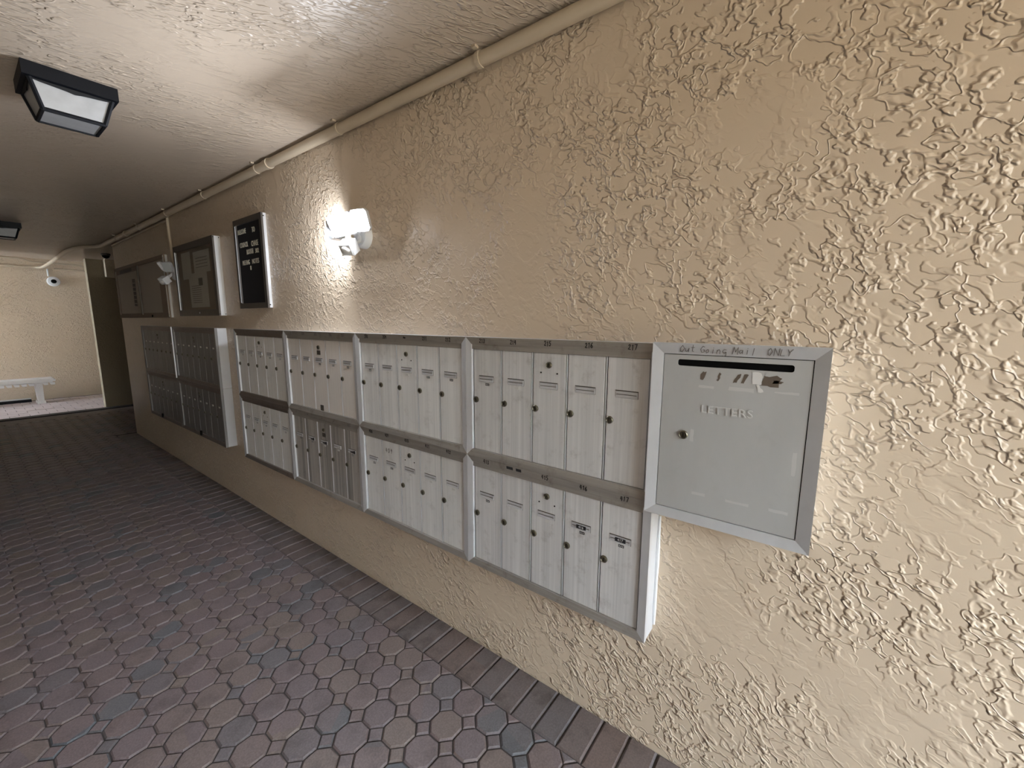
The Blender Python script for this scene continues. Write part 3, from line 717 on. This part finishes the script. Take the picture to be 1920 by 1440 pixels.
sheet(tbd, 'vertical_print', M['paper_print'], 1.20, .28, .12, .30, -.0225, R(3)); sheet(tbd, 'header_print', M['paper_print'], 1.5, .535, .55, .035, -.0225)
for i in range(6): sheet(tbd, 'print_gap', M['cream_panel'], 1.20, .16 + i * .045, .10, .008, -.0232, R(3))
for zz in (.03, .56): MB().tube([(-.030, .016, zz), (-.026, .016, zz)], .007, 8).build('screw', M['dark'], tbd)
MB().box(-.030, -.028, .004, .030, .006, .586).build('end_bar', M['bright_alu'], tbd)
MB().tube([(-.034, .58, .018), (-.028, .58, .018)], .012, 8).build('lock', M['dark'], tbd)

# ------------------------------------------------------------------ ceiling lanterns
def lantern(y, label):
    root = empty('ceiling_lantern', (-.8955, y, CEIL), label, 'light', 'black ceiling lanterns')
    a, hgt = .137, .050; d = .125
    MB().box(-a, a, -d, d, -hgt, 0).build('canopy', M['black_metal'], root)
    t_, b2, zt, zb = (.118, .106), (.090, .082), -hgt, -.148
    def cor(sx, sy, f): return Vector((sx * (t_[0] + (b2[0] - t_[0]) * f), sy * (t_[1] + (b2[1] - t_[1]) * f), zt + (zb - zt) * f))
    for sx, sy in ((1, 1), (1, -1), (-1, 1), (-1, -1)):
        MB().tube([cor(sx, sy, 0), cor(sx, sy, 1)], .0085, 6).build('corner_bar', M['black_metal'], root)
    c4 = [(1, 1), (-1, 1), (-1, -1), (1, -1)]
    for i in range(4):
        p, q = c4[i], c4[(i + 1) % 4]
        MB().tube([cor(*p, 1), cor(*q, 1)], .0080, 6).build('bottom_bar', M['black_metal'], root)
        A, B, C, D = cor(*p, .02), cor(*q, .02), cor(*q, .97), cor(*p, .97)
        n = (B - A).cross(D - A).normalized() * .002
        MB().hexa([A, B, C, D, A + n, B + n, C + n, D + n]).build('glass_pane', M['frost'], root)
        # scalloped valance along the head of each pane
        mb = MB(); prof = [.0, .15, .22, .28, .36, .5, .36, .28, .22, .15, .0]; K = len(prof) - 1
        nn = (B - A).cross(D - A).normalized(); nn = nn if nn.dot(A + B) > 0 else -nn
        vs_ = []
        for k in range(K + 1):
            u = A + (B - A) * (k / K); dn = (D - A) * (.03 + .30 * prof[k])
            vs_ += [u + nn * .003, u + dn + nn * .003, u + nn * .006, u + dn + nn * .006]
        for k in range(K):
            q0 = 4 * k; mb.f += [(q0, q0 + 1, q0 + 5, q0 + 4), (q0 + 2, q0 + 6, q0 + 7, q0 + 3), (q0 + 1, q0 + 3, q0 + 7, q0 + 5), (q0, q0 + 4, q0 + 6, q0 + 2)]
        mb.v = [tuple(p_) for p_ in vs_]; mb.build('valance', M['black_metal'], root)
    MB().box(-b2[0] + .006, b2[0] - .006, -b2[1] + .006, b2[1] - .006, zb - .002, zb + .002).build('bottom_glass', M['frost'], root)
    return root
lantern(2.645, 'large black ceiling lantern with frosted glass panes near the camera')
lantern(6.82, 'small-looking black ceiling lantern farther down the passage')

# ------------------------------------------------------------------ conduits
cp = empty('conduit', (-.033, 0, 2.417), 'thick tan painted conduit along the top of the mailbox wall', 'pipe')
PX, PZ, PR = -.033, 2.4170, .0245
path = [(PX, Y0, PZ), (PX, 7.55, PZ), (-.05, 7.70, PZ), (-.10, 7.80, PZ), (-.165, 7.92, PZ), (-.21, 8.2, PZ), (-.23, 8.6, PZ), (-.22, 9.3, PZ), (-.20, 10.3, PZ), (-.20, 11.3, PZ - .005), (-.215, 11.50, PZ - .01), (-.27, 11.565, PZ - .01), (-.36, 11.574, PZ - .01), (-2.6, 11.574, PZ - .01)]
MB().tube([(p[0] - PX, p[1], p[2] - PZ) for p in path], PR, 14).build('pipe', M['pipe'], cp, True)
def clip(y):
    mb = MB(); n = 12
    for k in range(n + 1):
        a_ = math.pi * .45 + math.pi * 1.15 * k / n
        for r in (PR, PR + .004):
            for dy in (-.009, .009): mb.v.append((r * math.cos(a_), y + dy, r * math.sin(a_)))
    for k in range(n):
        q = 4 * k; mb.f += [(q + 2, q + 3, q + 7, q + 6), (q, q + 4, q + 5, q + 1), (q, q + 2, q + 6, q + 4), (q + 1, q + 5, q + 7, q + 3)]
    mb.box(-PR - .016, -PR + .003, y - .009, y + .009, .023, .032)
    return mb.build('clip', M['pipe'], cp)
for y in (1.10, 2.03, 2.96, 3.885, 4.81, 5.75, 6.7, .17, -.76): clip(y)
for y, l in ((2.822, .022), (6.3, .022)):
    MB().tube([(0, y - l, 0), (0, y + l, 0)], PR + .004, 14).build('coupling', M['pipe'], cp, True)
    MB().tube([(0, y - l - .008, 0), (0, y - l, 0)], PR + .0065, 14).build('coupling_lip', M['pipe'], cp, True)
t2 = MB().tube([(-.012, 4.90, 2.378), (-.012, 7.12, 2.378)], .009, 8).build('thin_conduit', M['pipe'])
tag(t2, 'thin tan conduit running just under the thick conduit', 'pipe')
t3 = MB().tube([(-.014, 4.90, 2.40), (-.014, 4.895, 2.3), (-.014, 4.87, 1.95)], .012, 8).build('drop_conduit', M['pipe'])
tag(t3, 'thin vertical conduit dropping to the unlit floodlight', 'pipe')
t4 = MB().tube([(-2.6, 11.585, 2.545), (-.42, 11.585, 2.545), (-.30, 11.585, 2.500), (.25, 11.585, 2.505), (.34, 11.585, 2.49), (2., 11.585, 2.49)], .013, 8).build('kinked_conduit', M['pipe'])
tag(t4, 'kinked tan conduit high on the far wall', 'pipe')
t5 = MB().tube([(-.05, 11.585, 2.405), (2., 11.585, 2.40)], .014, 8).build('straight_conduit', M['pipe'])
tag(t5, 'straight tan conduit on the far wall by the pillar', 'pipe')

# ------------------------------------------------------------------ cameras on the far wall and ceiling
def disc_lathe(prof, n=20):
    mb = MB()
    for d, r in prof: mb.v += [(r * math.cos(2 * math.pi * k / n), -d, r * math.sin(2 * math.pi * k / n)) for k in range(n)]
    for i in range(len(prof) - 1):
        for k in range(n): mb.f.append((i * n + k, i * n + (k + 1) % n, (i + 1) * n + (k + 1) % n, (i + 1) * n + k))
    mb.f.append(tuple(range(n))); mb.f.append(tuple((len(prof) - 1) * n + k for k in range(n)))
    return mb
dc = empty('security_camera', (-.081, 11.6, 2.175), 'round white security camera with black lens on the far wall', 'camera')
disc_lathe([(0, .088), (.03, .088), (.05, .078), (.06, .045)]).build('housing', M['white'], dc, True)
disc_lathe([(.058, .038), (.075, .034), (.088, .018)]).build('lens', M['dark'], dc, True)
MB().tube([(-.055, -.014, .088), (-.055, -.014, .225)], .011, 8).build('cable_conduit', M['white'], dc)
d2 = empty('dome_camera', (.19, 8.70, CEIL), 'small dark dome camera on the ceiling by the pillar', 'camera')
mb = disc_lathe([(0, .055), (.02, .055), (.03, .048)]).xform(Matrix.Rotation(math.radians(90), 4, 'X')); mb.build('base', M['bronze'], d2, True)
mb = disc_lathe([(.028, .046), (.050, .040), (.065, .024), (.072, .004)]).xform(Matrix.Rotation(math.radians(90), 4, 'X')); mb.build('dome', M['dark'], d2, True)

# ------------------------------------------------------------------ bench
bn = empty('garden_bench', (-1.0, 11.14, 0), 'white cast stone bench with a fluted edge against the far wall', 'bench')
LX, RX = -.80, .69
mb = MB()
for (z0, z1, e) in ((.372, .392, .035), (.392, .425, 0.), (.425, .440, .02)):
    mb.box(LX + e, RX - e, -.19 + e * .6, .19 - e * .6, z0, z1)
top = mb.build('seat_slab', M['stone'], bn)
for i in range(17):
    x = LX + .10 + i * .083
    MB().hexa([(x, -.188, .330), (x + .05, -.188, .330), (x + .05, -.15, .330), (x, -.15, .330), (x - .018, -.192, .373), (x + .052, -.192, .373), (x + .052, -.15, .373), (x - .018, -.15, .373)]).build('flute', M['stone'], bn)
for x in (-.58, .49):
    lg = MB().box(x - .05, x + .05, -.14, .14, 0, .05); lg.hexa([(x - .036, -.12, .05), (x + .036, -.12, .05), (x + .036, .12, .05), (x - .036, .12, .05), (x - .045, -.135, .372), (x + .045, -.135, .372), (x + .045, .135, .372), (x - .045, .135, .372)])
    lg.build('pedestal', M['stone'], bn)
hs = MB().box(-3.4, -.60, 11.40, 11.46, -.004, .045).build('floor_channel', M['black_metal'])
MB().box(-3.4, -.60, 11.46, 11.50, -.004, .062).build('channel_lip', M['stone'], hs)
tag(hs, 'low black channel on the courtyard floor under the bench', 'channel')
